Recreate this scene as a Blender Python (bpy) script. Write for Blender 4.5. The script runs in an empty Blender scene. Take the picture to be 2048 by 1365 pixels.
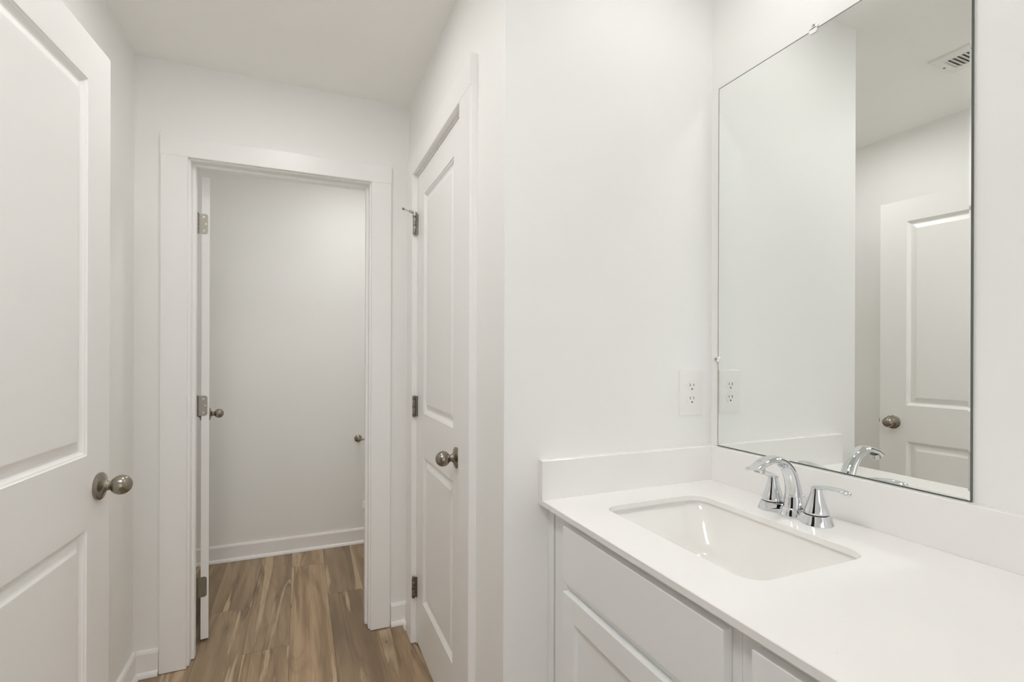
import bpy, bmesh, math, random
from mathutils import Vector, Matrix

sc = bpy.context.scene
COL = sc.collection
PI = math.pi
random.seed(7)

# ------------------------------------------------------------------ camera
CAM_H = 1.277
FPX, YAW, ROLL = 1000.9, 0.4025, 0.0035
cam_data = bpy.data.cameras.new('camera')
cam_data.sensor_fit = 'HORIZONTAL'
cam_data.sensor_width = 36.0
cam_data.lens = FPX / 2048 * 36.0
cam_data.shift_y = (706.6 - 682.5) / 2048
cam_data.clip_start = 0.02
cam = bpy.data.objects.new('camera', cam_data)
COL.objects.link(cam)
fw = Vector((math.sin(YAW), math.cos(YAW), 0))
rt = Vector((math.cos(YAW), -math.sin(YAW), 0))
up = Vector((0, 0, 1))
r2 = rt * math.cos(ROLL) + up * math.sin(ROLL)
u2 = up * math.cos(ROLL) - rt * math.sin(ROLL)
m = Matrix((r2, u2, -fw)).transposed().to_4x4()
m.translation = Vector((0, 0, CAM_H))
cam.matrix_world = m
sc.camera = cam

# ------------------------------------------------------------------ world, light levels, exposure
world = bpy.data.worlds.new('world')
sc.world = world
world.use_nodes = True
bg = world.node_tree.nodes['Background']
bg.inputs['Color'].default_value = (0.93, 0.965, 1.0, 1)
bg.inputs['Strength'].default_value = 1.75
sc.view_settings.view_transform = 'Standard'
sc.view_settings.look = 'None'
sc.view_settings.gamma = 1.0
sc.view_settings.use_curve_mapping = False
sc.view_settings.exposure = 0.0
LENS_SINK, LENS_HALL, LENS_HALL_FAR, LENS_TOILET, LENS_BED_ADDED = 22.0, 46.0, 33.0, 55.0, 7.0
WARM = (1.0, 0.987, 0.975)
sc.cycles.max_bounces = 14
sc.cycles.diffuse_bounces = 12
sc.cycles.glossy_bounces = 8
# fill daylight enters through an unseen window added behind the camera; the portal only guides its sampling
pl = bpy.data.lights.new('fill_window_portal', 'AREA')
pl.shape = 'RECTANGLE'; pl.size, pl.size_y = 1.55, 2.05
pl.cycles.is_portal = True
po = bpy.data.objects.new('fill_window_portal', pl)
COL.objects.link(po)
po.location = (0.225, -2.46, 1.125); po.rotation_euler = (math.radians(90), 0, math.radians(180))
sc.cycles.caustics_reflective = True
sc.cycles.sample_clamp_indirect = 40.0
sc.cycles.blur_glossy = 0.0

# ------------------------------------------------------------------ dimensions read off the photograph
XL, XR, XM = -0.594, 0.4767, 1.1613        # left wall, hall right wall, mirror wall
YC, YF, YT, YN = 1.1696, 2.379, 3.489, -2.40  # alcove end wall, far wall, toilet back wall, near wall
ZC = 2.440
WT = 0.115

# ------------------------------------------------------------------ materials
def principled(name, color, rough=0.5, metal=0.0, var=0.0, vscale=3.0, bump=0.0, bscale=60.0, coat=0.0, stretch=None, spec=0.5):
    mt = bpy.data.materials.new(name)
    mt.use_nodes = True
    nt = mt.node_tree
    b = nt.nodes['Principled BSDF']
    b.inputs['Roughness'].default_value = rough
    b.inputs['Metallic'].default_value = metal
    b.inputs['Coat Weight'].default_value = coat
    b.inputs['Specular IOR Level'].default_value = spec
    tc = nt.nodes.new('ShaderNodeTexCoord')
    src = tc.outputs['Object']
    if stretch:
        mp = nt.nodes.new('ShaderNodeMapping')
        mp.inputs['Scale'].default_value = stretch
        nt.links.new(src, mp.inputs['Vector'])
        src = mp.outputs['Vector']
    n = nt.nodes.new('ShaderNodeTexNoise')
    n.inputs['Scale'].default_value = vscale
    n.inputs['Detail'].default_value = 4
    nt.links.new(src, n.inputs['Vector'])
    mx = nt.nodes.new('ShaderNodeMix')
    mx.data_type = 'RGBA'
    mx.inputs[6].default_value = (*[c * (1 - var) for c in color], 1)
    mx.inputs[7].default_value = (*[min(1, c * (1 + var)) for c in color], 1)
    nt.links.new(n.outputs['Fac'], mx.inputs[0])
    nt.links.new(mx.outputs[2], b.inputs['Base Color'])
    if bump:
        n2 = nt.nodes.new('ShaderNodeTexNoise')
        n2.inputs['Scale'].default_value = bscale
        n2.inputs['Detail'].default_value = 3
        nt.links.new(src, n2.inputs['Vector'])
        bp = nt.nodes.new('ShaderNodeBump')
        bp.inputs['Strength'].default_value = bump
        bp.inputs['Distance'].default_value = 0.002
        nt.links.new(n2.outputs['Fac'], bp.inputs['Height'])
        nt.links.new(bp.outputs['Normal'], b.inputs['Normal'])
    return mt

def emitter(name, color, strength):
    mt = bpy.data.materials.new(name)
    mt.use_nodes = True
    nt = mt.node_tree
    nt.nodes.clear()
    o = nt.nodes.new('ShaderNodeOutputMaterial')
    e = nt.nodes.new('ShaderNodeEmission')
    e.inputs['Color'].default_value = (*color, 1)
    e.inputs['Strength'].default_value = strength
    nt.links.new(e.outputs[0], o.inputs[0])
    return mt

WALL = principled('wall_paint', (0.867, 0.866, 0.85), 0.55, var=0.006, vscale=1.5, bump=0.05, bscale=220)
CEIL = principled('ceiling_paint', (0.92, 0.917, 0.898), 0.8, var=0.006, vscale=1.5, bump=0.08, bscale=160)
TRIM = principled('trim_paint', (0.88, 0.875, 0.863), 0.32, var=0.005, vscale=2)
DOOR = principled('door_paint', (0.88, 0.875, 0.863), 0.35, var=0.005, vscale=2, bump=0.03, bscale=300, stretch=(1, 1, 0.15))
CAB = principled('cabinet_paint', (0.88, 0.89, 0.892), 0.38, var=0.008, vscale=2)
CABIN = principled('cabinet_inside', (0.35, 0.33, 0.3), 0.7)
PORC = principled('porcelain', (0.86, 0.85, 0.825), 0.07, var=0.003, coat=0.3)
PLAST = principled('white_plastic', (0.84, 0.83, 0.81), 0.3, var=0.003)
DARK = principled('dark_slot', (0.02, 0.02, 0.018), 0.6)
DUCT = principled('duct_shade', (0.22, 0.22, 0.21), 0.6)  # dark tone stands in for the shade inside the duct
CHROME = principled('chrome', (0.74, 0.755, 0.775), 0.03, metal=1, var=0.004)
NICKEL = principled('brushed_nickel', (0.33, 0.30, 0.25), 0.25, metal=1, var=0.05, vscale=40, stretch=(1, 1, 6))
NICKELD = principled('dull_nickel', (0.29, 0.265, 0.225), 0.36, metal=1, var=0.05, vscale=30)
HINGE_TOP = principled('top_hinge_metal', (0.42, 0.40, 0.36), 0.55, metal=1, var=0.03)  # hinge metal copy, lighter and rougher for lamp glare on the top hinges
STEEL = principled('bright_steel', (0.6, 0.59, 0.56), 0.22, metal=1, var=0.03)
RUBBER = principled('white_rubber', (0.7, 0.69, 0.66), 0.6)
MIRROR = principled('mirror_silver', (0.905, 0.925, 0.905), 0.0, metal=1)
MEDGE = principled('mirror_edge', (0.13, 0.14, 0.125), 0.4, spec=0.3)
CLEAR = principled('clear_plastic', (0.86, 0.87, 0.87), 0.12)
DIM = principled('bedroom_darkened', (0.10, 0.095, 0.09), 0.8)  # walls darkened so the doorway mirrors as a dark stripe in the chrome
BLUE = principled('chrome_stripe_blue', (0.16, 0.22, 0.32), 0.7, var=0.05)  # blue stands in for the bluish stripe of light mirrored in the chrome
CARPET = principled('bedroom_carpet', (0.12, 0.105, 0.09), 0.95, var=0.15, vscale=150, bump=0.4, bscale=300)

def quartz():
    mt = principled('quartz', (0.87, 0.86, 0.845), 0.16, var=0.012, vscale=9)
    nt = mt.node_tree
    b = nt.nodes['Principled BSDF']
    old = b.inputs['Base Color'].links[0].from_socket
    tc = next(n for n in nt.nodes if n.type == 'TEX_COORD')
    v = nt.nodes.new('ShaderNodeTexVoronoi')
    v.inputs['Scale'].default_value = 75
    nt.links.new(tc.outputs['Object'], v.inputs['Vector'])
    r = nt.nodes.new('ShaderNodeValToRGB')
    r.color_ramp.elements[0].position = 0.04
    r.color_ramp.elements[0].color = (1, 1, 1, 1)
    r.color_ramp.elements[1].position = 0.10
    r.color_ramp.elements[1].color = (0, 0, 0, 1)
    nt.links.new(v.outputs['Distance'], r.inputs['Fac'])
    sep = nt.nodes.new('ShaderNodeSeparateColor')
    nt.links.new(v.outputs['Color'], sep.inputs[0])
    gt = nt.nodes.new('ShaderNodeMath'); gt.operation = 'GREATER_THAN'; gt.inputs[1].default_value = 0.93
    nt.links.new(sep.outputs[0], gt.inputs[0])
    mu = nt.nodes.new('ShaderNodeMath'); mu.operation = 'MULTIPLY'
    nt.links.new(gt.outputs[0], mu.inputs[0]); nt.links.new(r.outputs[0], mu.inputs[1])
    mu2 = nt.nodes.new('ShaderNodeMath'); mu2.operation = 'MULTIPLY'; mu2.inputs[1].default_value = 0.5
    nt.links.new(mu.outputs[0], mu2.inputs[0])
    mx = nt.nodes.new('ShaderNodeMix'); mx.data_type = 'RGBA'
    mx.inputs[7].default_value = (0.5, 0.48, 0.46, 1)
    nt.links.new(mu2.outputs[0], mx.inputs[0]); nt.links.new(old, mx.inputs[6])
    nt.links.new(mx.outputs[2], b.inputs['Base Color'])
    return mt
QUARTZ = quartz()

def wood_floor():
    mt = bpy.data.materials.new('vinyl_plank')
    mt.use_nodes = True
    nt = mt.node_tree
    N, L = nt.nodes.new, nt.links.new
    b = nt.nodes['Principled BSDF']
    at = N('ShaderNodeAttribute'); at.attribute_name = 'plank'
    sep = N('ShaderNodeSeparateColor'); L(at.outputs['Color'], sep.inputs[0])
    tc = N('ShaderNodeTexCoord')
    def math_(op, a, bb=None):
        n = N('ShaderNodeMath'); n.operation = op
        for i, s in enumerate((a, bb)):
            if s is None: continue
            if isinstance(s, (int, float)): n.inputs[i].default_value = s
            else: L(s, n.inputs[i])
        return n.outputs[0]
    off = N('ShaderNodeVectorMath'); off.operation = 'SCALE'; off.inputs['Scale'].default_value = 37.0
    L(at.outputs['Color'], off.inputs[0])
    add = N('ShaderNodeVectorMath'); add.operation = 'ADD'
    L(tc.outputs['Object'], add.inputs[0]); L(off.outputs[0], add.inputs[1])
    def mapped(scale):
        mp = N('ShaderNodeMapping'); mp.inputs['Scale'].default_value = scale
        L(add.outputs[0], mp.inputs['Vector']); return mp.outputs[0]
    def noise(vec, scale, detail=4, dist=0.0, rough=0.5):
        n = N('ShaderNodeTexNoise'); n.inputs['Scale'].default_value = scale
        n.inputs['Detail'].default_value = detail; n.inputs['Distortion'].default_value = dist
        n.inputs['Roughness'].default_value = rough
        L(vec, n.inputs['Vector']); return n.outputs['Fac']
    def mix(f, a, bb, blend='MIX'):
        n = N('ShaderNodeMix'); n.data_type = 'RGBA'; n.blend_type = blend
        for i, s in ((0, f), (6, a), (7, bb)):
            if isinstance(s, tuple): n.inputs[i].default_value = (*s, 1)
            elif isinstance(s, (int, float)): n.inputs[i].default_value = s
            else: L(s, n.inputs[i])
        return n.outputs[2]
    def ramp(f, p0, p1):
        n = N('ShaderNodeMapRange'); n.interpolation_type = 'SMOOTHSTEP'
        n.inputs[1].default_value = p0; n.inputs[2].default_value = p1
        L(f, n.inputs[0]); return n.outputs[0]
    broad = noise(mapped((13.0, 0.8, 1)), 1.0, 4, 0.5)
    grain = noise(mapped((150, 4.0, 1)), 1.0, 5, 0.4, 0.6)
    fine = noise(mapped((480, 12.0, 1)), 1.0, 3)
    ringf = noise(mapped((6.5, 0.7, 1)), 1.0, 2, 0.6)
    rings = math_('SINE', math_('MULTIPLY', ringf, 95.0))
    c = mix(ramp(broad, 0.32, 0.68), (0.300, 0.210, 0.128), (0.50, 0.372, 0.240))
    c = mix(ramp(sep.outputs[0], 0.0, 1.0), mix(1.0, c, (0.80, 0.79, 0.78), 'MULTIPLY'), mix(1.0, c, (1.10, 1.06, 1.0), 'MULTIPLY'))
    # smoky heartwood running lengthwise
    heart = ramp(noise(mapped((8.0, 0.7, 1)), 1.0, 5, 1.2), 0.50, 0.74)
    c = mix(math_('MULTIPLY', heart, 0.72), c, (0.155, 0.112, 0.070))
    # pale sapwood streaks with a wandering, partly dark edge
    sap = noise(mapped((8.5, 0.42, 1)), 1.0, 5, 1.1, 0.55)
    sapm = ramp(sap, 0.548, 0.600)
    c = mix(math_('MULTIPLY', sapm, 0.66), c, (0.66, 0.51, 0.34))
    edge = math_('MULTIPLY', ramp(sap, 0.520, 0.555), math_('SUBTRACT', 1.0, ramp(sap, 0.555, 0.585)))
    patchy = ramp(noise(mapped((5.0, 1.6, 1)), 1.0, 2), 0.42, 0.62)
    c = mix(math_('MULTIPLY', math_('MULTIPLY', edge, patchy), 0.72), c, (0.13, 0.083, 0.046))
    # knots
    v = N('ShaderNodeTexVoronoi'); v.inputs['Scale'].default_value = 1.0
    L(mapped((8.5, 3.0, 1)), v.inputs['Vector'])
    kd = math_('ADD', v.outputs['Distance'], math_('MULTIPLY', math_('SUBTRACT', noise(mapped((60, 20, 1)), 1.0, 3), 0.5), 0.10))
    sv = N('ShaderNodeSeparateColor'); L(v.outputs['Color'], sv.inputs[0])
    kon = math_('GREATER_THAN', sv.outputs[0], 0.80)
    kn = math_('MULTIPLY', math_('SUBTRACT', 1.0, ramp(kd, 0.05, 0.30)), kon)
    c = mix(math_('MULTIPLY', kn, 0.45), c, (0.17, 0.12, 0.075))
    kc = math_('MULTIPLY', math_('SUBTRACT', 1.0, ramp(kd, 0.0, 0.07)), kon)
    c = mix(math_('MULTIPLY', kc, 0.75), c, (0.07, 0.043, 0.025))
    c = mix(math_('MULTIPLY', ramp(rings, 0.3, 1.0), 0.16), c, (0.17, 0.11, 0.06))
    c = mix(math_('MULTIPLY', ramp(grain, 0.42, 0.75), 0.34), c, (0.19, 0.125, 0.072))
    c = mix(math_('MULTIPLY', ramp(fine, 0.5, 0.8), 0.20), c, (0.22, 0.155, 0.095))
    L(c, b.inputs['Base Color'])
    b.inputs['Roughness'].default_value = 0.42
    bp = N('ShaderNodeBump'); bp.inputs['Strength'].default_value = 0.12; bp.inputs['Distance'].default_value = 0.001
    L(grain, bp.inputs['Height']); L(bp.outputs[0], b.inputs['Normal'])
    return mt
FLOOR = wood_floor()
SEAM = principled('plank_seam', (0.07, 0.05, 0.032), 0.8)

# ------------------------------------------------------------------ mesh helpers
def box(bm, x0, x1, y0, y1, z0, z1, bevel=0.0):
    vs = [bm.verts.new((x, y, z)) for z in (z0, z1) for y in (y0, y1) for x in (x0, x1)]
    fs = [bm.faces.new([vs[i] for i in q]) for q in ((0, 2, 3, 1), (4, 5, 7, 6), (0, 1, 5, 4), (2, 6, 7, 3), (0, 4, 6, 2), (1, 3, 7, 5))]
    if bevel:
        es = list({e for f in fs for e in f.edges})
        bmesh.ops.bevel(bm, geom=es, offset=bevel, segments=2, profile=0.6, affect='EDGES')

def prism(bm, poly, axis, a0, a1):
    """Extrude a closed 2D polygon along an axis. axis 'x': poly=(y,z); 'y': (x,z); 'z': (x,y)."""
    def p(q, a):
        return {'x': (a, q[0], q[1]), 'y': (q[0], a, q[1]), 'z': (q[0], q[1], a)}[axis]
    A = [bm.verts.new(p(q, a0)) for q in poly]
    B = [bm.verts.new(p(q, a1)) for q in poly]
    n = len(poly)
    for i in range(n):
        bm.faces.new((A[i], A[(i + 1) % n], B[(i + 1) % n], B[i]))
    bm.faces.new(A[::-1]); bm.faces.new(B)

def ring_faces(bm, rings, cap0=True, cap1=True):
    R = [[bm.verts.new(p) for p in r] for r in rings]
    n = len(R[0])
    for a, b in zip(R, R[1:]):
        for i in range(n):
            bm.faces.new((a[i], a[(i + 1) % n], b[(i + 1) % n], b[i]))
    if cap0: bm.faces.new(R[0][::-1])
    if cap1: bm.faces.new(R[-1])

def lathe(bm, prof, o, ax, n=32, cap0=True, cap1=True):
    """prof = [(radius, distance along axis)...]; o = origin; ax = axis vector."""
    ax = Vector(ax).normalized()
    t = Vector((0, 0, 1)) if abs(ax.z) < 0.9 else Vector((1, 0, 0))
    u = ax.cross(t).normalized(); w = ax.cross(u)
    o = Vector(o)
    rings = [[o + ax * d + (u * math.cos(2 * PI * i / n) + w * math.sin(2 * PI * i / n)) * max(r, 1e-5) for i in range(n)] for r, d in prof]
    ring_faces(bm, rings, cap0, cap1)

def sweep(bm, pts, radii, n=24, side=(0, 1, 0), cap=True):
    """Tube along pts; radii = (in-plane, along side) per point."""
    P = [Vector(p) for p in pts]; S = Vector(side).normalized()
    rings = []
    for i, p in enumerate(P):
        t = (P[min(i + 1, len(P) - 1)] - P[max(i - 1, 0)]).normalized()
        s = (S - t * S.dot(t)).normalized()
        nn = t.cross(s).normalized()
        a, b = radii[i]
        rings.append([p + nn * a * math.cos(2 * PI * k / n) + s * b * math.sin(2 * PI * k / n) for k in range(n)])
    ring_faces(bm, rings, cap, cap)

def catmull(pts, k=6):
    out = []
    P = [pts[0]] + list(pts) + [pts[-1]]
    for i in range(1, len(P) - 2):
        for j in range(k):
            t = j / k
            out.append(tuple(0.5 * (2 * b + (c - a) * t + (2 * a - 5 * b + 4 * c - d) * t * t + (3 * b - a - 3 * c + d) * t ** 3)
                             for a, b, c, d in zip(P[i - 1], P[i], P[i + 1], P[i + 2])))
    out.append(tuple(pts[-1]))
    return out

def rrect(cx, cy, hx, hy, r, n=6):
    out = []
    for sx, sy, a0 in ((1, 1, 0), (-1, 1, PI / 2), (-1, -1, PI), (1, -1, 1.5 * PI)):
        for i in range(n + 1):
            a = a0 + PI / 2 * i / n
            out.append((cx + sx * (hx - r) + r * math.cos(a), cy + sy * (hy - r) + r * math.sin(a)))
    return out

def mesh(name, bm, mat, parent=None, smooth=None, loc=None):
    bmesh.ops.recalc_face_normals(bm, faces=bm.faces[:])
    me = bpy.data.meshes.new(name)
    bm.to_mesh(me); bm.free()
    me.materials.append(mat)
    o = bpy.data.objects.new(name, me)
    COL.objects.link(o)
    if parent: o.parent = parent
    if loc: o.location = loc
    if smooth is not None:
        for p in me.polygons: p.use_smooth = True
        try:
            md = o.modifiers.new('edges', 'EDGE_SPLIT'); md.split_angle = math.radians(smooth)
        except Exception: pass
    return o

def tag(o, label, cat, group=None, kind=None):
    o['label'] = label; o['category'] = cat
    if group: o['group'] = group
    if kind: o['kind'] = kind
    return o

def thing(name, label, cat, loc=(0, 0, 0), rotz=0.0, group=None, kind=None):
    o = bpy.data.objects.new(name, None)
    o.empty_display_size = 0.05
    COL.objects.link(o)
    o.location = loc; o.rotation_euler = (0, 0, rotz)
    return tag(o, label, cat, group, kind)

def off(bm, v):
    bmesh.ops.translate(bm, verts=bm.verts[:], vec=[-c for c in v])
    return bm

B = bmesh.new

# ------------------------------------------------------------------ the setting: shell
def wall(name, label, boxes, mat=WALL):
    bm = B()
    for b in boxes: box(bm, *b)
    return tag(mesh(name, bm, mat), label, 'wall', kind='structure')

D1 = (0.113, 0.885, 2.062)      # opening of the bedroom doorway in the left wall (y0, y1, head)
D2 = (1.497, 2.196, 2.062)      # closet doorway in the hall's right wall
D3 = (-0.424, 0.316, 2.072)     # toilet doorway in the far wall (x0, x1, head)

wall('wall_left', 'pale painted left wall behind the open door with the egg knob',
     [(XL - WT, XL, YN, D1[0], 0, ZC), (XL - WT, XL, D1[1], YT + WT, 0, ZC), (XL - WT, XL, D1[0], D1[1], D1[2], ZC)])
wall('wall_far', 'pale painted far wall around the open toilet doorway',
     [(XL, D3[0], YF, YF + WT, 0, ZC), (D3[1], XM, YF, YF + WT, 0, ZC), (D3[0], D3[1], YF, YF + WT, D3[2], ZC)])
wall('wall_right', 'pale painted hall wall around the closed closet door',
     [(XR, XR + WT, YC, D2[0], 0, ZC), (XR, XR + WT, D2[1], YF, 0, ZC), (XR, XR + WT, D2[0], D2[1], D2[2], ZC)])
wall('wall_alcove', 'pale end wall of the vanity alcove carrying the electrical outlet', [(XR + WT, XM, YC, YC + WT, 0, ZC)])
wall('wall_vanity', 'pale wall behind the mirror and the sink', [(XM, XM + WT, YN - WT, YT + WT, 0, ZC)])
wall('wall_near', 'pale wall behind the camera with a wide window added for fill light',
     [(XL - WT, XM, YN - WT, YN, 0, 0.10), (XL - WT, XM, YN - WT, YN, 2.15, ZC), (XL - WT, -0.55, YN - WT, YN, 0.10, 2.15), (1.0, XM, YN - WT, YN, 0.10, 2.15)])
w2 = thing('fill_window', 'unseen wide white framed window added behind the camera for fill light', 'window', (0.225, YN - 0.06, 0.10), kind='structure')  # made-up window, lets in daylight as ambient fill
bm = B()
for b in ((-.775, -.735, -.03, .03, 0, 2.05), (.735, .775, -.03, .03, 0, 2.05), (-.735, .735, -.03, .03, 0, .04), (-.735, .735, -.03, .03, 2.01, 2.05), (-.02, .02, -.02, .02, .04, 2.01)): box(bm, *b)
mesh('fill_window_frame', bm, TRIM, w2)
wall('wall_back', 'pale back wall of the toilet room seen through the doorway', [(XL, XM, YT, YT + WT, 0, ZC)])

tag(mesh('ceiling', (lambda bm: (box(bm, -3.9, XM + WT, YN - WT, YT + WT, ZC, ZC + 0.06), bm)[1])(B()), CEIL),
    'flat pale ceiling above the hall and the vanity', 'ceiling', kind='structure')

def planks():
    bm = B()
    lay = bm.loops.layers.color.new('plank')
    w, x0 = 0.180, -0.035
    ends = {-2: 2.815, -1: 2.385, 0: 3.240, 1: 2.807, -3: 2.0, 2: 2.35, 3: 3.0}
    rnd = random.Random(21)
    g = 0.0005
    for i in range(-5, 8):
        a, b = x0 + i * w, x0 + (i + 1) * w
        a, b = max(a, XL - WT), min(b, XM)
        if b - a < 0.02: continue
        e = ends.get(i, rnd.uniform(2, 3.2))
        ys = [e + 1.22 * k for k in range(-5, 3)]
        for p, q in zip(ys, ys[1:]):
            p, q = max(p, YN), min(q, YT)
            if q - p < 0.01: continue
            f = bm.faces.new([bm.verts.new(v) for v in ((a + g, p + g, 0), (b - g, p + g, 0), (b - g, q - g, 0), (a + g, q - g, 0))])
            c = (rnd.random(), rnd.random(), rnd.random(), 1)
            for l in f.loops: l[lay] = c
    return bm
fl = tag(mesh('floor', planks(), FLOOR), 'tan wood plank floor running down the hall into the toilet room', 'floor', kind='structure')
bm = B(); box(bm, XL - WT, XM + WT, YN - WT, YT + WT, -0.06, -0.0008)
mesh('plank_seam', bm, SEAM, fl)

# bedroom beyond the doorway behind the door leaf (wall colours chosen for what the chrome mirrors)
BX, BY0, BY1 = -3.8, -1.5, 2.6
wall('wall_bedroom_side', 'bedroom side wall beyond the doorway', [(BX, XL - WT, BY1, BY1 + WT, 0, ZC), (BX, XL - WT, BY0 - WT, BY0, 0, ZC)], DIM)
wall('wall_bedroom_end', 'bedroom end wall coloured blue grey for the chrome reflection', [(BX - WT, BX, BY0 - WT, BY1 + WT, 0, ZC)], BLUE)
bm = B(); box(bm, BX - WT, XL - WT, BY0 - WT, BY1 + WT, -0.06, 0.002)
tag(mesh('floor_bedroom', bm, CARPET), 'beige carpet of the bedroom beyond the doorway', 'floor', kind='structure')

# baseboards
def baseboard(name, label, runs):
    """runs: list of (axis, fixed wall coordinate, outward sign, a0, a1)"""
    bm, bs = B(), B()
    for ax, c, s, a0, a1 in runs:
        prof = [(c, 0.004), (c + s * 0.013, 0.004), (c + s * 0.013, 0.090), (c + s * 0.009, 0.099), (c, 0.101)]
        shoe = [(c + s * 0.013, 0.001)] + [(c + s * (0.013 + 0.013 * math.cos(t)), 0.001 + 0.019 * math.sin(t)) for t in [i * PI / 12 for i in range(7)]]
        prism(bm, prof, ax, a0, a1); prism(bs, shoe, ax, a0, a1)
    o = tag(mesh(name, bm, TRIM), label, 'baseboard', kind='structure')
    mesh('shoe_molding', bs, TRIM, o, smooth=40)
    return o
baseboard('baseboard_left', 'white baseboard along the left wall behind the open door', [('y', XL, 1, 0.98, YF), ('y', XL, 1, YN, 0.02)])
baseboard('baseboard_far', 'white baseboard stubs on the far wall beside the toilet doorway', [('x', YF, -1, XL + 0.013, -0.5085), ('x', YF, -1, 0.398, XR)])
baseboard('baseboard_back', 'white baseboard along the toilet room back wall', [('x', YT, -1, XL, XM)])
baseboard('baseboard_toilet_left', 'white baseboard in the toilet room behind its open door', [('y', XL, 1, YF + WT, YT - 0.013)])
baseboard('baseboard_right', 'short white baseboard between the closet casing and the far wall', [('y', XR, -1, 2.302, YF - 0.013)])

# door trims: casing, jamb, stop
def casing_profile(w, t):
    return [(0, 0), (0, t - 0.004), (0.004, t), (w - 0.003, t), (w, t - 0.003), (w, 0)]

t3 = thing('trim_1', 'flat white casing and jamb around the toilet doorway', 'door casing', (D3[0], YF, 0), kind='structure')
O = (D3[0], YF, 0)
jx0, jx1, jh = -0.406, 0.298, 2.056
cx0o, cx0i, cx1i, cx1o, chi, cho = -0.5065, -0.4135, 0.3045, 0.3945, 2.0605, 2.1420
T = 0.018
for yy, s in ((YF, -1), (YF + WT, 1)):
    bm = B(); prism(bm, [(x, yy + s * t) for x, t in ((cx0o, 0), (cx0o, T - .003), (cx0o + .003, T), (cx0i - .002, T), (cx0i, T - .002), (cx0i, 0))], 'z', 0.003, chi)
    mesh('side_casing', off(bm, O), TRIM, t3)
    bm = B(); prism(bm, [(x, yy + s * t) for x, t in ((cx1o, 0), (cx1o, T - .003), (cx1o - .003, T), (cx1i + .002, T), (cx1i, T - .002), (cx1i, 0))], 'z', 0.003, chi)
    mesh('side_casing', off(bm, O), TRIM, t3)
    bm = B(); prism(bm, [(yy + s * t, z) for z, t in ((chi, 0), (chi, T - .002), (chi + .002, T), (cho - .003, T), (cho, T - .003), (cho, 0))], 'x', cx0o, cx1o)
    mesh('head_casing', off(bm, O), TRIM, t3)
bm = B()
box(bm, D3[0], jx0, YF, YF + WT, 0.003, jh + .016); box(bm, jx1, D3[1], YF, YF + WT, 0.003, jh + .016); box(bm, jx0, jx1, YF, YF + WT, jh, jh + .016)
mesh('jamb', off(bm, O), TRIM, t3)
bm = B()
sy0, sy1 = YF + 0.043, YF + 0.078
box(bm, jx0, jx0 + .011, sy0, sy1, 0.004, jh - .011, .0015); box(bm, jx1 - .011, jx1, sy0, sy1, 0.004, jh - .011, .0015); box(bm, jx0, jx1, sy0, sy1, jh - .011, jh, .0015)
mesh('stop_strip', off(bm, O), TRIM, t3)

def side_trim(name, label, X, s, Dy, inn, outn, head_i, head_o, T=0.022, back=None):
    """casing on a wall of constant X; s = outward sign; inn/outn = (y0,y1) of inner and outer casing edges"""
    O = (X, Dy[0], 0)
    t = thing(name, label, 'door casing', O, kind='structure')
    for yo, yi, d in ((outn[0], inn[0], 1), (outn[1], inn[1], -1)):
        bm = B(); prism(bm, [(X + s * tt, y) for y, tt in ((yo, 0), (yo, T - .005), (yo + d * .004, T), (yi - d * .002, T), (yi, T - .002), (yi, 0))], 'z', 0.003, head_i)
        mesh('side_casing', off(bm, O), TRIM, t)
    bm = B(); prism(bm, [(X + s * tt, z) for z, tt in ((head_i, 0), (head_i, T - .002), (head_i + .002, T), (head_o - .003, T), (head_o, T - .004), (head_o, 0))], 'y', outn[0], outn[1])
    mesh('head_casing', off(bm, O), TRIM, t)
    xa, xb = sorted((X, X - s * WT))
    bm = B()
    jt = 0.016
    box(bm, xa, xb, Dy[0], Dy[0] + jt, 0.003, Dy[2]); box(bm, xa, xb, Dy[1] - jt, Dy[1], 0.003, Dy[2]); box(bm, xa, xb, Dy[0] + jt, Dy[1] - jt, Dy[2] - jt, Dy[2])
    mesh('jamb', off(bm, O), TRIM, t)
    bm = B()
    q0, q1 = sorted((X - s * 0.040, X - s * 0.075))
    y0, y1, zz = Dy[0] + jt, Dy[1] - jt, Dy[2] - jt
    box(bm, q0, q1, y0, y0 + .011, .004, zz - .011); box(bm, q0, q1, y1 - .011, y1, .004, zz - .011); box(bm, q0, q1, y0, y1, zz - .011, zz)
    mesh('stop_strip', off(bm, O), TRIM, t)
    return t
side_trim('trim_2', 'flat white casing around the closed closet door', XR, -1, D2, (1.494, 2.189), (1.383, 2.300), 2.056, 2.150)
side_trim('trim_3', 'flat white casing of the bedroom doorway behind the open door', XL, 1, D1, (0.124, 0.874), (0.030, 0.968), 2.052, 2.142, T=0.018)

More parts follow.
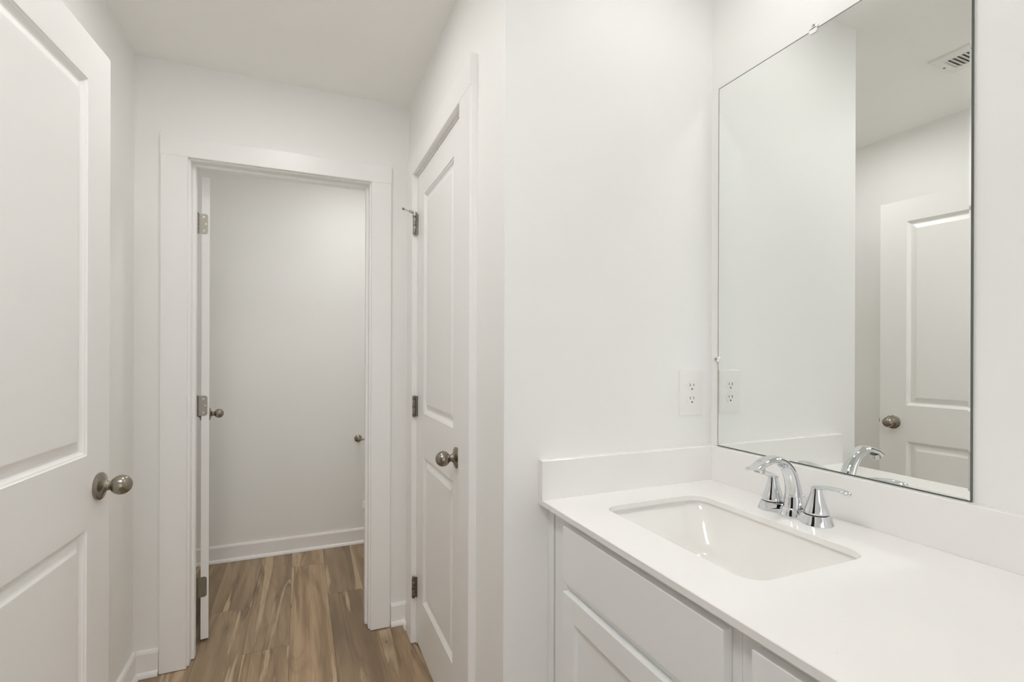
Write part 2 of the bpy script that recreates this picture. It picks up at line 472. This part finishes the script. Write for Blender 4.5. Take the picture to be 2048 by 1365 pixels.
# ------------------------------------------------------------------ doors
STICK = [(0.0, 0.0), (0.0018, 0.0028), (0.006, 0.0045), (0.0075, 0.0068), (0.013, 0.0112), (0.018, 0.0122), (0.021, 0.0115), (0.040, 0.0035), (0.0425, 0.0032)]
PAN = [(1.024, 1.940), (0.230, 0.844)]
def leaf_bm(W, T, z0, z1, st=0.118):
    bm = B()
    xs = (0, st, W - st, W)
    zs = (z0, PAN[1][0], PAN[1][1], PAN[0][0], PAN[0][1], z1)
    for y, sg in ((0.0, 1), (T, -1)):
        for i in range(3):
            for j in range(5):
                if i == 1 and j in (1, 3): continue
                bm.faces.new([bm.verts.new(p) for p in ((xs[i], y, zs[j]), (xs[i + 1], y, zs[j]), (xs[i + 1], y, zs[j + 1]), (xs[i], y, zs[j + 1]))])
        for a, b in PAN:
            rings = []
            for d, h in STICK:
                rings.append([(x, y + sg * h, z) for x, z in ((st + d, a + d), (W - st - d, a + d), (W - st - d, b - d), (st + d, b - d))])
            ring_faces(bm, rings, cap0=False, cap1=True)
    for q in (((0, 0, z0), (0, T, z0), (0, T, z1), (0, 0, z1)), ((W, 0, z0), (W, T, z0), (W, T, z1), (W, 0, z1)),
              ((0, 0, z0), (W, 0, z0), (W, T, z0), (0, T, z0)), ((0, 0, z1), (W, 0, z1), (W, T, z1), (0, T, z1))):
        bm.faces.new([bm.verts.new(p) for p in q])
    bmesh.ops.remove_doubles(bm, verts=bm.verts[:], dist=1e-5)
    return bm

ROSE = [(0.0335, 0.0), (0.0345, 0.002), (0.0345, 0.0065), (0.0325, 0.0085), (0.026, 0.0105), (0.0165, 0.0145), (0.0125, 0.019), (0.0115, 0.0225)]
KNOB = [(0.0118, 0.0205), (0.0122, 0.0225), (0.0118, 0.0245), (0.0105, 0.0262)]
for i in range(1, 28):
    t = i / 28 * PI
    q = (0.0250 * math.sin(t), 0.0250 + 0.0240 - 0.0240 * math.cos(t))
    if q[0] > 0.0108 or q[1] > 0.05: KNOB.append(q)
def knob_set(parent, x, z, y, d):
    """knob on a leaf: local (x, z) on face y, pointing along d (+1/-1 in local y)"""
    bm = B(); lathe(bm, ROSE, (x, y, z), (0, d, 0), 40)
    r = mesh('rosette', bm, NICKEL, parent, smooth=30)
    bm = B(); lathe(bm, KNOB, (x, y, z), (0, d, 0), 40)
    mesh('knob', bm, NICKEL, r, smooth=35)
    bm = B(); lathe(bm, [(0.0035, 0.0), (0.0035, 0.0012)], (x - 0.004, y + d * 0.0098, z - 0.020), (0, d, 0), 16)
    mesh('screw', bm, DARK, r, smooth=30)

# open door against the left wall
W1 = 0.762
ang1 = math.atan2(0.0213, 0.2391)
free = Vector((-0.4623, 1.6405, 0))
dir1 = Vector((math.sin(ang1), math.cos(ang1), 0))
hinge1 = free - dir1 * W1
d1 = thing('door_1', 'white two panel door with egg knob standing open against the left wall', 'door', (hinge1.x, hinge1.y, 0), PI / 2 - ang1, kind='structure')
mesh('door_leaf', leaf_bm(W1, 0.035, 0.014, 2.050), DOOR, d1)
knob_set(d1, W1 - 0.060, 0.935, 0.0, -1)
knob_set(d1, W1 - 0.060, 0.935, 0.035, 1)
bm = B(); box(bm, W1 - 0.001, W1 + 0.0012, 0.005, 0.030, 0.907, 0.963); box(bm, W1 + 0.001, W1 + 0.009, 0.011, 0.024, 0.926, 0.944, 0.002)
mesh('latch', bm, NICKELD, d1)

# hinge builder: barrel on the axis (0,0), two plate wings
def hinge(parent, x, y, z, wings, mat=NICKELD, r=0.0068, H=0.089, slots=False):
    bm = B()
    n = 5
    for k in range(n):
        a, b = z - H / 2 + H * k / n + 0.0005, z - H / 2 + H * (k + 1) / n - 0.0005
        lathe(bm, [(r - .0005, a), (r, a + .0006), (r, b - .0006), (r - .0005, b)], (x, y, 0), (0, 0, 1), 20)
    lathe(bm, [(r * .75, z - H / 2 - .002), (r * .75, z + H / 2 + .002)], (x, y, 0), (0, 0, 1), 16)
    o = mesh('hinge', bm, mat, parent, smooth=40)
    if slots:
        bm = B()
        for q in (-.036, 0, .036): box(bm, x + .0018, x + .0040, y - r - .0004, y - r + .003, z + q - .0075, z + q + .0075)
        for q in (-.036, 0, .036): box(bm, x + r - .003, x + r + .0004, y - .0012, y + .0012, z + q - .0075, z + q + .0075)
        mesh('slot', bm, DARK, o)
    for w in wings:
        bm = B(); w(bm); mesh('hinge_plate', bm, mat, o)
    return o

for z in (0.255, 1.045, 1.838):
    hinge(d1, -0.004, -0.004, z, [lambda bm, z=z: box(bm, -0.003, 0.0005, 0.0, 0.030, z - .044, z + .044)])

# closed closet door in the right wall
d2 = thing('door_2', 'closed white two panel closet door with three hinges and a ball knob', 'door', (XR + 0.0015, 2.1755, 0), -PI / 2, kind='structure')
W2 = 0.660
mesh('door_leaf', leaf_bm(W2, 0.035, 0.016, 2.044, st=0.112), DOOR, d2)
knob_set(d2, W2 - 0.060, 0.934, 0.0, -1)
def wings2(z):
    return [lambda bm: box(bm, -0.0040, -0.0012, -0.0135, 0.0, z - .044, z + .044),
            lambda bm: box(bm, 0.0002, 0.0085, -0.0024, -0.0004, z - .044, z + .044)]
for z in (0.252, 1.043, 1.838):
    hinge(d2, -0.0022, -0.0145, z, wings2(z), r=0.0072, slots=True, mat=(HINGE_TOP if z > 1.5 else NICKELD))

# hinge pin door stop on the top hinge of the closet door
hp = Vector((XR + 0.0015 - 0.0145, 2.1755 + 0.0022, 1.8855))
ds = thing('door_stop', 'bright metal hinge pin stop on the closet door top hinge', 'door stop', hp)
bm = B(); lathe(bm, [(0.0045, 0), (0.0105, 0.0002), (0.0105, 0.004), (0.006, 0.0055), (0.006, 0.008), (0.003, 0.0095)], (0, 0, 0), (0, 0, 1), 24)
mesh('collar', bm, STEEL, ds, smooth=35)
adir = Vector((-0.93, -0.28, 0.14)).normalized()
bm = B()
a0 = Vector((-.008, -.002, .003))
lathe(bm, [(0.0062, 0.0), (0.0062, 0.012), (0.0052, 0.0125), (0.0052, 0.018), (0.0024, 0.0185), (0.0024, 0.046)], a0, adir, 20)
mesh('threaded_arm', bm, STEEL, ds, smooth=35)
bm = B(); lathe(bm, [(0.0042, 0.044), (0.005, 0.046), (0.005, 0.050), (0.0035, 0.052)], a0, adir, 20)
mesh('bumper', bm, NICKELD, ds, smooth=35)
bm = B(); lathe(bm, [(0.004, 0.004), (0.0055, 0.006), (0.0055, 0.013), (0.0035, 0.016)], (-.002, -.008, -.004), (-.25, -.75, -.4), 18)
mesh('pad', bm, RUBBER, ds, smooth=35)

# toilet room door, swung about 98 degrees into the toilet room
ang3 = math.radians(8.4)
d3 = thing('door_3', 'white toilet room door swung open, seen edge on with three hinge plates', 'door', (-0.3935, 2.5535, 0), PI / 2 + ang3, kind='structure')
W3 = 0.660
bm = leaf_bm(W3, 0.030, 0.014, 2.046, st=0.112)
bmesh.ops.translate(bm, verts=bm.verts[:], vec=(0, -0.030, 0))
mesh('door_leaf', bm, DOOR, d3)
knob_set(d3, W3 - 0.060, 0.940, -0.030, -1)
knob_set(d3, W3 - 0.060, 0.940, 0.0, 1)
for z, mt in ((0.244, NICKELD), (1.041, NICKELD), (1.840, HINGE_TOP)):
    def plate(bm, z=z):
        poly = [(0.014, z - .044), (0.014, z + .044)] + [(-0.013 - 0.010 * math.sin(t), z + .034 + .010 * math.cos(t)) for t in [i * PI / 12 for i in range(7)]] + \
               [(-0.013 - 0.010 * math.cos(t), z - .034 - .010 * math.sin(t)) for t in [i * PI / 12 for i in range(7)]]
        prism(bm, poly, 'x', -0.0022, 0.0002)
    h = hinge(d3, -0.003, 0.0165, z, [plate], mat=mt, r=0.006)
    for yy, zz in ((-0.008, z + .030), (-0.015, z), (-0.008, z - .030)):
        bm = B(); lathe(bm, [(0.0042, -0.0028), (0.0035, -0.0020)], (0, yy, zz), (1, 0, 0), 14)
        mesh('screw', bm, NICKEL, h, smooth=30)

# ------------------------------------------------------------------ vanity cabinets
XF = 0.603       # face frame plane
XD = 0.584       # door and drawer front plane
ZT = 0.886       # cabinet top, underside of the stone
def frame(bm, x0, x1, y0, y1, z0, z1, w):
    box(bm, x0, x1, y0, y0 + w, z0, z1); box(bm, x0, x1, y1 - w, y1, z0, z1)
    box(bm, x0, x1, y0 + w, y1 - w, z0, z0 + w); box(bm, x0, x1, y0 + w, y1 - w, z1 - w, z1)

def shaker(parent, name, y0, y1, z0, z1, w=0.055):
    bm = B()
    O_ = parent.location
    # rails and stiles with a small eased edge
    for b in ((y0, y0 + w, z0, z1), (y1 - w, y1, z0, z1)): box(bm, XD, XF - .0005, b[0], b[1], b[2], b[3], .0012)
    for b in ((z0, z0 + w), (z1 - w, z1)): box(bm, XD, XF - .0005, y0 + w, y1 - w, b[0], b[1], .0012)
    o = mesh(name, off(bm, O_), CAB, parent)
    bm = B(); box(bm, XD + .0095, XF - .002, y0 + w - .004, y1 - w + .004, z0 + w - .004, z1 - w + .004)
    mesh('center_panel', off(bm, O_), CAB, o)
    return o

def cabinet(name, label, y0, y1, sink):
    O_ = Vector((XF, y0, 0))
    c = thing(name, label, 'cabinet', O_)
    bm = B()
    box(bm, XF + .019, XM - .001, y0, y0 + .016, 0.0, ZT); box(bm, XF + .019, XM - .001, y1 - .016, y1, 0.0, ZT)
    box(bm, XF + .019, XM - .001, y0 + .016, y1 - .016, 0.10, 0.116); box(bm, XM - .012, XM - .001, y0 + .016, y1 - .016, 0.116, ZT)
    box(bm, XF + .075, XF + .09, y0 + .016, y1 - .016, 0.0, 0.10)
    mesh('carcass', off(bm, O_), CAB, c)
    return c, O_

vc, vo = cabinet('sink_cabinet', 'light grey sink base cabinet beside the alcove wall', 0.545, 1.129, True)
bm = B()
box(bm, XF, XF + .019, 1.049, 1.129, 0.10, ZT); box(bm, XF, XF + .019, 0.545, 0.575, 0.10, ZT)
box(bm, XF, XF + .019, 0.575, 1.049, 0.857, ZT); box(bm, XF, XF + .019, 0.575, 1.049, 0.695, 0.744); box(bm, XF, XF + .019, 0.575, 1.049, 0.10, 0.14)
mesh('face_frame', off(bm, vo), CAB, vc)
bm = B(); box(bm, XD, XF - .0005, 0.563, 1.056, 0.732, 0.8635, .0015)
mesh('drawer_front', off(bm, vo), CAB, vc)
shaker(vc, 'door', 0.563, 1.056, 0.125, 0.7065)
bm = B(); box(bm, XF, XF + .016, 1.1385, YC - .0005, 0.0, ZT, .0015)
mesh('filler_strip', off(bm, vo), CAB, vc)

v2, vo2 = cabinet('drawer_cabinet', 'light grey drawer cabinet next to the sink cabinet', 0.055, 0.5445, False)
bm = B()
box(bm, XF, XF + .019, 0.502, 0.5445, 0.10, ZT); box(bm, XF, XF + .019, 0.055, 0.09, 0.10, ZT)
for a, b in ((0.857, ZT), (0.70, 0.742), (0.40, 0.44), (0.10, 0.14)): box(bm, XF, XF + .019, 0.09, 0.502, a, b)
mesh('face_frame', off(bm, vo2), CAB, v2)
bm = B(); box(bm, XD, XF - .0005, 0.078, 0.5125, 0.732, 0.8635, .0015)
mesh('drawer_front', off(bm, vo2), CAB, v2)
shaker(v2, 'drawer_front', 0.078, 0.5125, 0.43, 0.7065)
shaker(v2, 'drawer_front', 0.078, 0.5125, 0.125, 0.405)

# ------------------------------------------------------------------ stone top with splashes
CX0, CZ = 0.5736, 0.8995
CY0 = 0.045
SX, SY, SHX, SHY = 0.838, 0.822, 0.150, 0.2225     # sink cut-out centre and half sizes
SPT = 0.022
ct = thing('countertop', 'white speckled quartz vanity top around the sink', 'countertop', (CX0, CY0, ZT))
O = (CX0, CY0, ZT)
bm = B()
outer = [(CX0, CY0), (XM - .0005, CY0), (XM - .0005, YC - .0005), (CX0, YC - .0005)]
inner = rrect(SX, SY, SHX, SHY, 0.042, 8)
def loop(pts, z):
    vs = [bm.verts.new((x, y, z)) for x, y in pts]
    return vs, [bm.edges.new((vs[i], vs[(i + 1) % len(vs)])) for i in range(len(vs))]
ins = 0.0012
outer_t = [(CX0 + ins, CY0 + ins), (XM - .0005, CY0 + ins), (XM - .0005, YC - .0005), (CX0 + ins, YC - .0005)]
inner_t = rrect(SX, SY, SHX + ins, SHY + ins, 0.042 + ins, 8)
vo_t, eo_t = loop(outer_t, CZ); vi_t, ei_t = loop(inner_t, CZ)
bmesh.ops.triangle_fill(bm, use_beauty=True, use_dissolve=False, edges=eo_t + ei_t)
vo_m = [bm.verts.new((x, y, CZ - ins)) for x, y in outer]; vi_m = [bm.verts.new((x, y, CZ - ins)) for x, y in inner]
vo_b, eo_b = loop(outer, ZT); vi_b, ei_b = loop(inner, ZT)
bmesh.ops.triangle_fill(bm, use_beauty=True, use_dissolve=False, edges=eo_b + ei_b)
for a, b in ((vo_t, vo_m), (vo_m, vo_b), (vi_t, vi_m), (vi_m, vi_b)):
    n = len(a)
    for i in range(n): bm.faces.new((a[i], a[(i + 1) % n], b[(i + 1) % n], b[i]))
mesh('slab', off(bm, O), QUARTZ, ct, smooth=30)
ZS = 1.0005
bm = B(); prism(bm, [(XM - .0005, CZ + .0003), (XM - SPT, CZ + .0003), (XM - SPT, ZS - .0015), (XM - SPT + .0015, ZS), (XM - .0005, ZS)], 'y', CY0, YC - SPT - .0004)
tag(mesh('backsplash', off(bm, O), QUARTZ, None, loc=O), 'long white quartz backsplash strip under the mirror', 'backsplash')
bm = B(); prism(bm, [(YC - .0005, CZ + .0003), (YC - SPT, CZ + .0003), (YC - SPT, ZS - .0015), (YC - SPT + .0015, ZS), (YC - .0005, ZS)], 'x', CX0, XM - .0005)
tag(mesh('side_splash', off(bm, O), QUARTZ, None, loc=O), 'short white quartz splash strip below the outlet wall', 'backsplash')

# undermount sink
sk = thing('sink', 'white rectangular undermount sink basin set into the countertop', 'sink', (SX, SY, 0.74))
O = (SX, SY, 0.74)
prof = [(0.009, 0.009, 0.8845, .05), (0.007, 0.007, 0.876, .05), (0.000, -0.004, 0.86, .052), (-0.012, -0.026, 0.83, .054), (-0.020, -0.045, 0.80, .056), (-0.029, -0.064, 0.776, .056), (-0.045, -0.088, 0.762, .052), (-0.075, -0.125, 0.756, .04)]
rings = [[(x, y, z) for x, y in rrect(SX, SY, SHX + a, SHY + b, r, 8)] for a, b, z, r in prof]
rings.append([(SX + 0.024 * math.cos(math.atan2(y - SY, x - SX)), SY + 0.024 * math.sin(math.atan2(y - SY, x - SX)), 0.752) for x, y in rrect(SX, SY, SHX - .075, SHY - .125, .04, 8)])
outr = [[(x, y, z) for x, y in rrect(SX, SY, SHX + a, SHY + b, r, 8)] for a, b, z, r in ((-0.05, -0.09, 0.742, .05), (-0.01, -0.05, 0.78, .055), (0.012, 0.008, 0.86, .052), (0.022, 0.022, 0.876, .06), (0.022, 0.022, 0.8845, .06), (0.009, 0.009, 0.8845, .05))]
bm = B(); ring_faces(bm, outr + rings, cap0=True, cap1=False)
bmesh.ops.remove_doubles(bm, verts=bm.verts[:], dist=1e-6)
mesh('basin', off(bm, O), PORC, sk, smooth=50)
bm = B(); lathe(bm, [(0.0245, 0.742), (0.0245, 0.7535), (0.022, 0.7555), (0.017, 0.755), (0.0165, 0.7575), (0.012, 0.7605), (0.001, 0.7615)], (SX, SY, 0), (0, 0, 1), 32)
mesh('drain', off(bm, O), CHROME, sk, smooth=35)

# ------------------------------------------------------------------ faucet
FX, FY = 1.062, 0.815
fa = thing('faucet', 'chrome two handle faucet standing behind the sink', 'faucet', (FX, FY, CZ))
HS = 0.0555
# base: two skirts and a centre swell in one outline, tapering upward
def base_ring(s, z):
    out = []
    n = 64
    for i in range(n):
        a = 2 * PI * i / n
        c, sn = math.cos(a), math.sin(a)
        # silhouette along y is the union of three circles
        best = 0
        for cy, r in ((-HS, 0.0335 - s), (0, 0.0290 - s * .6), (HS, 0.0335 - s)):
            # ray from the origin with direction (c, sn) in (x, y)
            bq = -cy * sn
            disc = bq * bq - (cy * cy - r * r)
            if disc >= 0:
                t = -bq + math.sqrt(disc)
                best = max(best, t)
        # waist between swells
        hw = 0.0205 - s
        if abs(c) > 1e-6:
            t = hw / abs(c)
            if abs(t * sn) <= HS: best = max(best, t)
        out.append((best * c, best * sn, z))
    return out
bm = B(); ring_faces(bm, [base_ring(0.0006, 0.0), base_ring(0.0, 0.0015), base_ring(0.0012, 0.006), base_ring(0.0040, 0.014), base_ring(0.0066, 0.0215), base_ring(0.0078, 0.0222)])
mesh('base', bm, CHROME, fa, smooth=35)
bm = B()
path = [(0, 0, .016), (0, 0, .030), (-.001, 0, .052), (-.005, 0, .076), (-.014, 0, .100), (-.030, 0, .121), (-.053, 0, .1345), (-.078, 0, .1370), (-.104, 0, .1300), (-.124, 0, .1205)]
rad = [(.0235, .0245), (.0208, .0222), (.0175, .0190), (.0150, .0172), (.0132, .0165), (.0115, .0165), (.0098, .0170), (.0086, .0175), (.0076, .0172), (.0062, .0150)]
pp = catmull([p + r for p, r in zip(path, rad)], 5)
sweep(bm, [p[:3] for p in pp], [p[3:] for p in pp], 32)
sp = mesh('spout', bm, CHROME, fa, smooth=40)
bm = B(); lathe(bm, [(0.0115, 0.0), (0.0115, 0.011), (0.0100, 0.0125), (0.009, 0.010)], (-.1095, 0, .1225), (-.25, 0, -1), 28)
mesh('aerator', bm, STEEL, sp, smooth=35)
for s in (-1, 1):
    bm = B()
    lathe(bm, [(0.0252, 0.0240), (0.0256, 0.0250), (0.0238, 0.0310), (0.0203, 0.0410), (0.0167, 0.0520), (0.0136, 0.0630), (0.0116, 0.071), (0.0112, 0.077), (0.0108, 0.0795), (0.006, 0.0815), (0.001, 0.082)], (0, s * HS, 0), (0, 0, 1), 36)
    h = mesh('handle', bm, CHROME, fa, smooth=40)
    bm = B(); lathe(bm, [(0.0236, 0.0215), (0.0236, 0.0245)], (0, s * HS, 0), (0, 0, 1), 36)
    mesh('gap_ring', bm, DARK, h, smooth=35)
    bm = B()
    lp = [(0.002, s * (HS - .008), .0765), (0.001, s * (HS + .004), .0800), (0.0, s * (HS + .020), .0840), (-.001, s * (HS + .040), .0868), (-.002, s * (HS + .058), .0865), (-.003, s * (HS + .072), .0840), (-.003, s * (HS + .077), .0825)]
    lr = [(.006, .0090), (.0058, .0102), (.0046, .0100), (.0042, .0098), (.0044, .0098), (.0044, .0085), (.002, .0035)]
    q = catmull([a + b for a, b in zip(lp, lr)], 4)
    sweep(bm, [p[:3] for p in q], [p[3:] for p in q], 20, side=(1, 0, 0))
    mesh('lever', bm, CHROME, h, smooth=50)
bm = B(); lathe(bm, [(0.0022, 0.0), (0.0022, 0.038), (0.0048, 0.039), (0.0052, 0.044), (0.0035, 0.048), (0.001, 0.0485)], (0.029, 0, 0.0), (0, 0, 1), 20)
mesh('lift_rod', bm, CHROME, fa, smooth=40)

# ------------------------------------------------------------------ mirror
MY0, MY1, MZ0, MZ1 = 0.5234, 1.1397, 1.0012, 2.072
MXF = XM - 0.006
mi = thing('vanity_mirror', 'large frameless mirror standing on the backsplash', 'mirror', (MXF, MY0, MZ0))
O = (MXF, MY0, MZ0)
def mrect(x, l, r, b, t):   # insets: l at the alcove end, r at the near end, bottom, top
    return [(x, MY0 + r, MZ0 + b), (x, MY1 - l, MZ0 + b), (x, MY1 - l, MZ1 - t), (x, MY0 + r, MZ1 - t)]
bm = B(); bm.faces.new([bm.verts.new(p) for p in mrect(MXF, .0034, .0046, .0026, .0034)])
mesh('mirror_glass', off(bm, O), MIRROR, mi)
bm = B()
q0, q1 = mrect(MXF, .0034, .0046, .0026, .0034), mrect(MXF + .0002, .0034, .0018, .0026, .0034)
bm.faces.new([bm.verts.new(p) for p in (q0[0], q0[3], q1[3], q1[0])])
mesh('beveled_border', off(bm, O), MIRROR, mi)
bm = B()
ring_faces(bm, [[q1[0], q0[1], q0[2], q1[3]], mrect(MXF + .0014, 0, 0, 0, 0), mrect(XM - .0004, 0, 0, 0, 0)], cap0=False, cap1=True)
mesh('polished_edge', off(bm, O), MEDGE, mi)

def clip(label, y, z, rot):
    """clear plastic clip; rot 'top' hooks down over the top edge, 'side' hooks in over the left edge"""
    k = thing('mirror_clip', label, 'mirror clip', (XM, y, z), group=None)
    bm = B()
    if rot == 'top':
        poly = [(p, q) for p, q in rrect(0, 0.004, 0.0105, 0.0105, 0.009, 6)]
        prism(bm, poly, 'x', -0.0058, -0.0004)
        poly = [(p, q) for p, q in rrect(0, -0.004, 0.0105, 0.0065, 0.006, 6)]
        prism(bm, poly, 'x', -0.0088, -0.0062)
        box(bm, -0.0088, -0.0004, -0.011, 0.011, 0.0005, 0.004)
        sy, sz, sx = 0, 0.009, -0.0058
    else:
        prism(bm, rrect(0.008, 0, 0.009, 0.008, 0.006, 6), 'x', -0.0058, -0.0004)
        prism(bm, rrect(-0.003, 0, 0.006, 0.008, 0.005, 6), 'x', -0.0088, -0.0062)
        box(bm, -0.0088, -0.0004, 0.0005, 0.003, -0.007, 0.007)
        sy, sz, sx = 0.009, 0, -0.0058
    mesh('clip_body', bm, CLEAR, k, smooth=30)
    bm = B(); lathe(bm, [(0.0036, 0.0), (0.0032, 0.0016), (0.001, 0.002)], (sx, sy, sz), (-1, 0, 0), 16)
    mesh('screw', bm, STEEL, k, smooth=35)
clip('clear plastic clip on the top edge of the mirror', 0.838, MZ1, 'top')
clip('tiny clear plastic clip on the mirror edge above the outlet', MY1, 1.2605, 'side')

# ------------------------------------------------------------------ outlet
OX, OZ = 1.0785, 1.1600
ou = thing('electrical_outlet', 'white duplex outlet on the wall beside the mirror', 'outlet', (OX, YC, OZ))
bm = B()
hw, hh = 0.0445, 0.0672
ring_faces(bm, [[(x, y, z) for x, z in rrect(0, 0, hw - d, hh - d, max(0.0035 - d, .0008), 4)] for d, y in ((0, -0.0004), (0.0004, -0.0036), (0.0022, -0.0056), (0.005, -0.0062))])
mesh('cover_plate', bm, PLAST, ou, smooth=30)
for s in (-1, 1):
    zc = s * 0.0195
    bm = B()
    shape = []
    for i in range(33):
        a = 2 * PI * i / 33
        x, z = 0.0172 * math.cos(a), 0.0172 * math.sin(a)
        shape.append((x, zc + max(-0.0142, min(0.0142, z))))
    ring_faces(bm, [[(x, -0.0055, z) for x, z in shape], [(x, -0.0072, z) for x, z in shape], [(x * .96, -0.0076, zc + (z - zc) * .96) for x, z in shape]])
    rc = mesh('receptacle', bm, PLAST, ou, smooth=30)
    bm = B()
    box(bm, -0.0075, -0.0055, -0.0079, -0.0070, zc - 0.0005, zc + 0.0085)
    box(bm, 0.0052, 0.0070, -0.0079, -0.0070, zc + 0.0005, zc + 0.0078)
    lathe(bm, [(0.0026, 0.0070), (0.0026, 0.0079)], (0, 0, zc - 0.0078), (0, -1, 0), 14)
    mesh('slots', bm, DARK, rc)
bm = B(); lathe(bm, [(0.0032, 0.0058), (0.0028, 0.0068)], (0, 0, 0), (0, -1, 0), 16)
mesh('screw', bm, PLAST, ou, smooth=35)

# ------------------------------------------------------------------ ceiling register (seen in the mirror)
RX, RY = -0.0775, 1.030
vt = thing('ceiling_vent', 'white louvered air register in the ceiling, seen in the mirror', 'vent', (RX, RY, ZC))
bm = B()
hx, hy, ox, oy = 0.0885, 0.1575, 0.0445, 0.1265
def r4(a, b, z): return [(-a, -b, z), (a, -b, z), (a, b, z), (-a, b, z)]
ring_faces(bm, [r4(hx, hy, -0.0004), r4(hx, hy, -0.002), r4(hx - .006, hy - .006, -0.006), r4(ox, oy, -0.0075), r4(ox, oy, -0.0004)], cap0=False, cap1=False)
mesh('frame', bm, PLAST, vt)
bm = B(); box(bm, -ox, ox, -oy, oy, -0.0012, -0.0005)
mesh('duct_shade_sheet', bm, DUCT, vt)  # flat dark sheet in place of the shaded hollow behind the slats
n = 17
for i in range(n):
    y = -oy + 2 * oy * (i + 0.5) / n
    bm = B()
    prism(bm, [(y - .0066, -.0072), (y + .0052, -.0020), (y + .0060, -.0028), (y - .0056, -.0080)], 'x', -ox, ox)
    mesh('slat', bm, PLAST, vt)
for s in (-1, 1):
    bm = B(); lathe(bm, [(0.0045, 0.006), (0.004, 0.0085), (0.001, 0.0092)], (-0.004, s * 0.146, 0), (0, 0, -1), 14)
    mesh('screw', bm, NICKELD, vt, smooth=35)

# ------------------------------------------------------------------ toilet room fittings
tp = thing('paper_holder', 'brushed nickel paper holder post on the toilet room back wall', 'paper holder', (0.366, YT, 0.7025))
bm = B(); lathe(bm, [(0.0235, 0.0004), (0.0245, 0.002), (0.0245, 0.006), (0.021, 0.009), (0.012, 0.012), (0.0085, 0.016), (0.0085, 0.052), (0.010, 0.055), (0.010, 0.066), (0.006, 0.069)], (0, 0, 0), (0, -1, 0), 28)
mesh('post', bm, NICKEL, tp, smooth=35)
bm = B(); lathe(bm, [(0.0055, -0.002), (0.0055, 0.150), (0.008, 0.152), (0.008, 0.158), (0.003, 0.162)], (0, -0.060, 0), (1, 0, 0), 20)
mesh('arm', bm, NICKEL, tp, smooth=35)

# toilet against the right side of that room: only its rim edge peeks past the casing
tx, ty = 0.60, 2.93
to = thing('toilet', 'white toilet in the far room mostly hidden by the door casing', 'toilet', (tx, ty, 0))
def egg(sx, cx, hx_f, hx_b, hy, z, n=40):
    out = []
    for i in range(n):
        a = 2 * PI * i / n
        c_, s_ = math.cos(a), math.sin(a)
        out.append((cx + (hx_b if c_ > 0 else hx_f) * c_, hy * s_, z))
    return out
bm = B()
ring_faces(bm, [egg(0, 0.02, .19, .20, .105, 0.0), egg(0, 0.02, .19, .20, .105, .02), egg(0, 0.03, .17, .20, .095, .08), egg(0, 0.03, .16, .20, .095, .18), egg(0, .02, .21, .21, .13, .28), egg(0, 0.0, .25, .22, .175, .36), egg(0, 0.0, .262, .23, .185, .385), egg(0, 0.0, .262, .23, .185, .392)])
mesh('bowl', bm, PORC, to, smooth=50)
bm = B(); ring_faces(bm, [egg(0, 0, .264, .23, .186, .393), egg(0, 0, .268, .23, .19, .398), egg(0, 0, .268, .23, .19, .408), egg(0, 0, .262, .225, .185, .412)])
mesh('seat', bm, PLAST, to, smooth=50)
bm = B(); ring_faces(bm, [egg(0, 0, .262, .225, .185, .4125), egg(0, 0, .266, .23, .189, .417), egg(0, 0, .264, .23, .187, .428), egg(0, 0, .24, .21, .165, .435)])
mesh('lid', bm, PLAST, to, smooth=50)
bm = B(); box(bm, .235, .425, -.21, .21, .385, .735, .02)
tk = mesh('tank', bm, PORC, to, smooth=50)
bm = B(); box(bm, .227, .432, -.218, .218, .736, .768, .010)
mesh('tank_lid', bm, PORC, tk, smooth=50)
bm = B(); box(bm, .205, .234, -.17, -.10, .665, .682, .005)
mesh('flush_lever', bm, CHROME, tk, smooth=40)

# ------------------------------------------------------------------ ceiling lights
def downlight(label, x, y, strength, r=0.062):
    t = thing('ceiling_light', label, 'ceiling light', (x, y, ZC))
    bm = B()
    lathe(bm, [(r + .015, 0.0004), (r + .015, 0.003), (r + .012, 0.010), (r + .004, 0.013), (r, 0.011), (r, 0.0004)], (0, 0, 0), (0, 0, -1), 48, cap0=False, cap1=False)
    mesh('trim_ring', bm, PLAST, t, smooth=40)
    bm = B()
    ring = [bm.verts.new((r * math.cos(2 * PI * i / 48), r * math.sin(2 * PI * i / 48), -0.0105)) for i in range(48)]
    bm.faces.new(ring[::-1])
    mesh('lens', bm, emitter('lamp_lens', WARM, strength), t)
downlight('round flush light in the ceiling over the sink', 0.88, 0.81, LENS_SINK, r=0.078)
downlight('round flush light in the ceiling above the bedroom doorway', -0.28, 0.50, LENS_HALL, r=0.150)
downlight('round flush light in the hall ceiling before the toilet doorway', -0.06, 1.65, LENS_HALL_FAR, r=0.095)
downlight('round flush light in the toilet room ceiling', 0.36, 2.86, LENS_TOILET, r=0.090)
downlight('unseen round light added in the bedroom ceiling for the chrome reflection', -2.2, 0.8, LENS_BED_ADDED)  # added lamp, lights the blue wall that the chrome mirrors
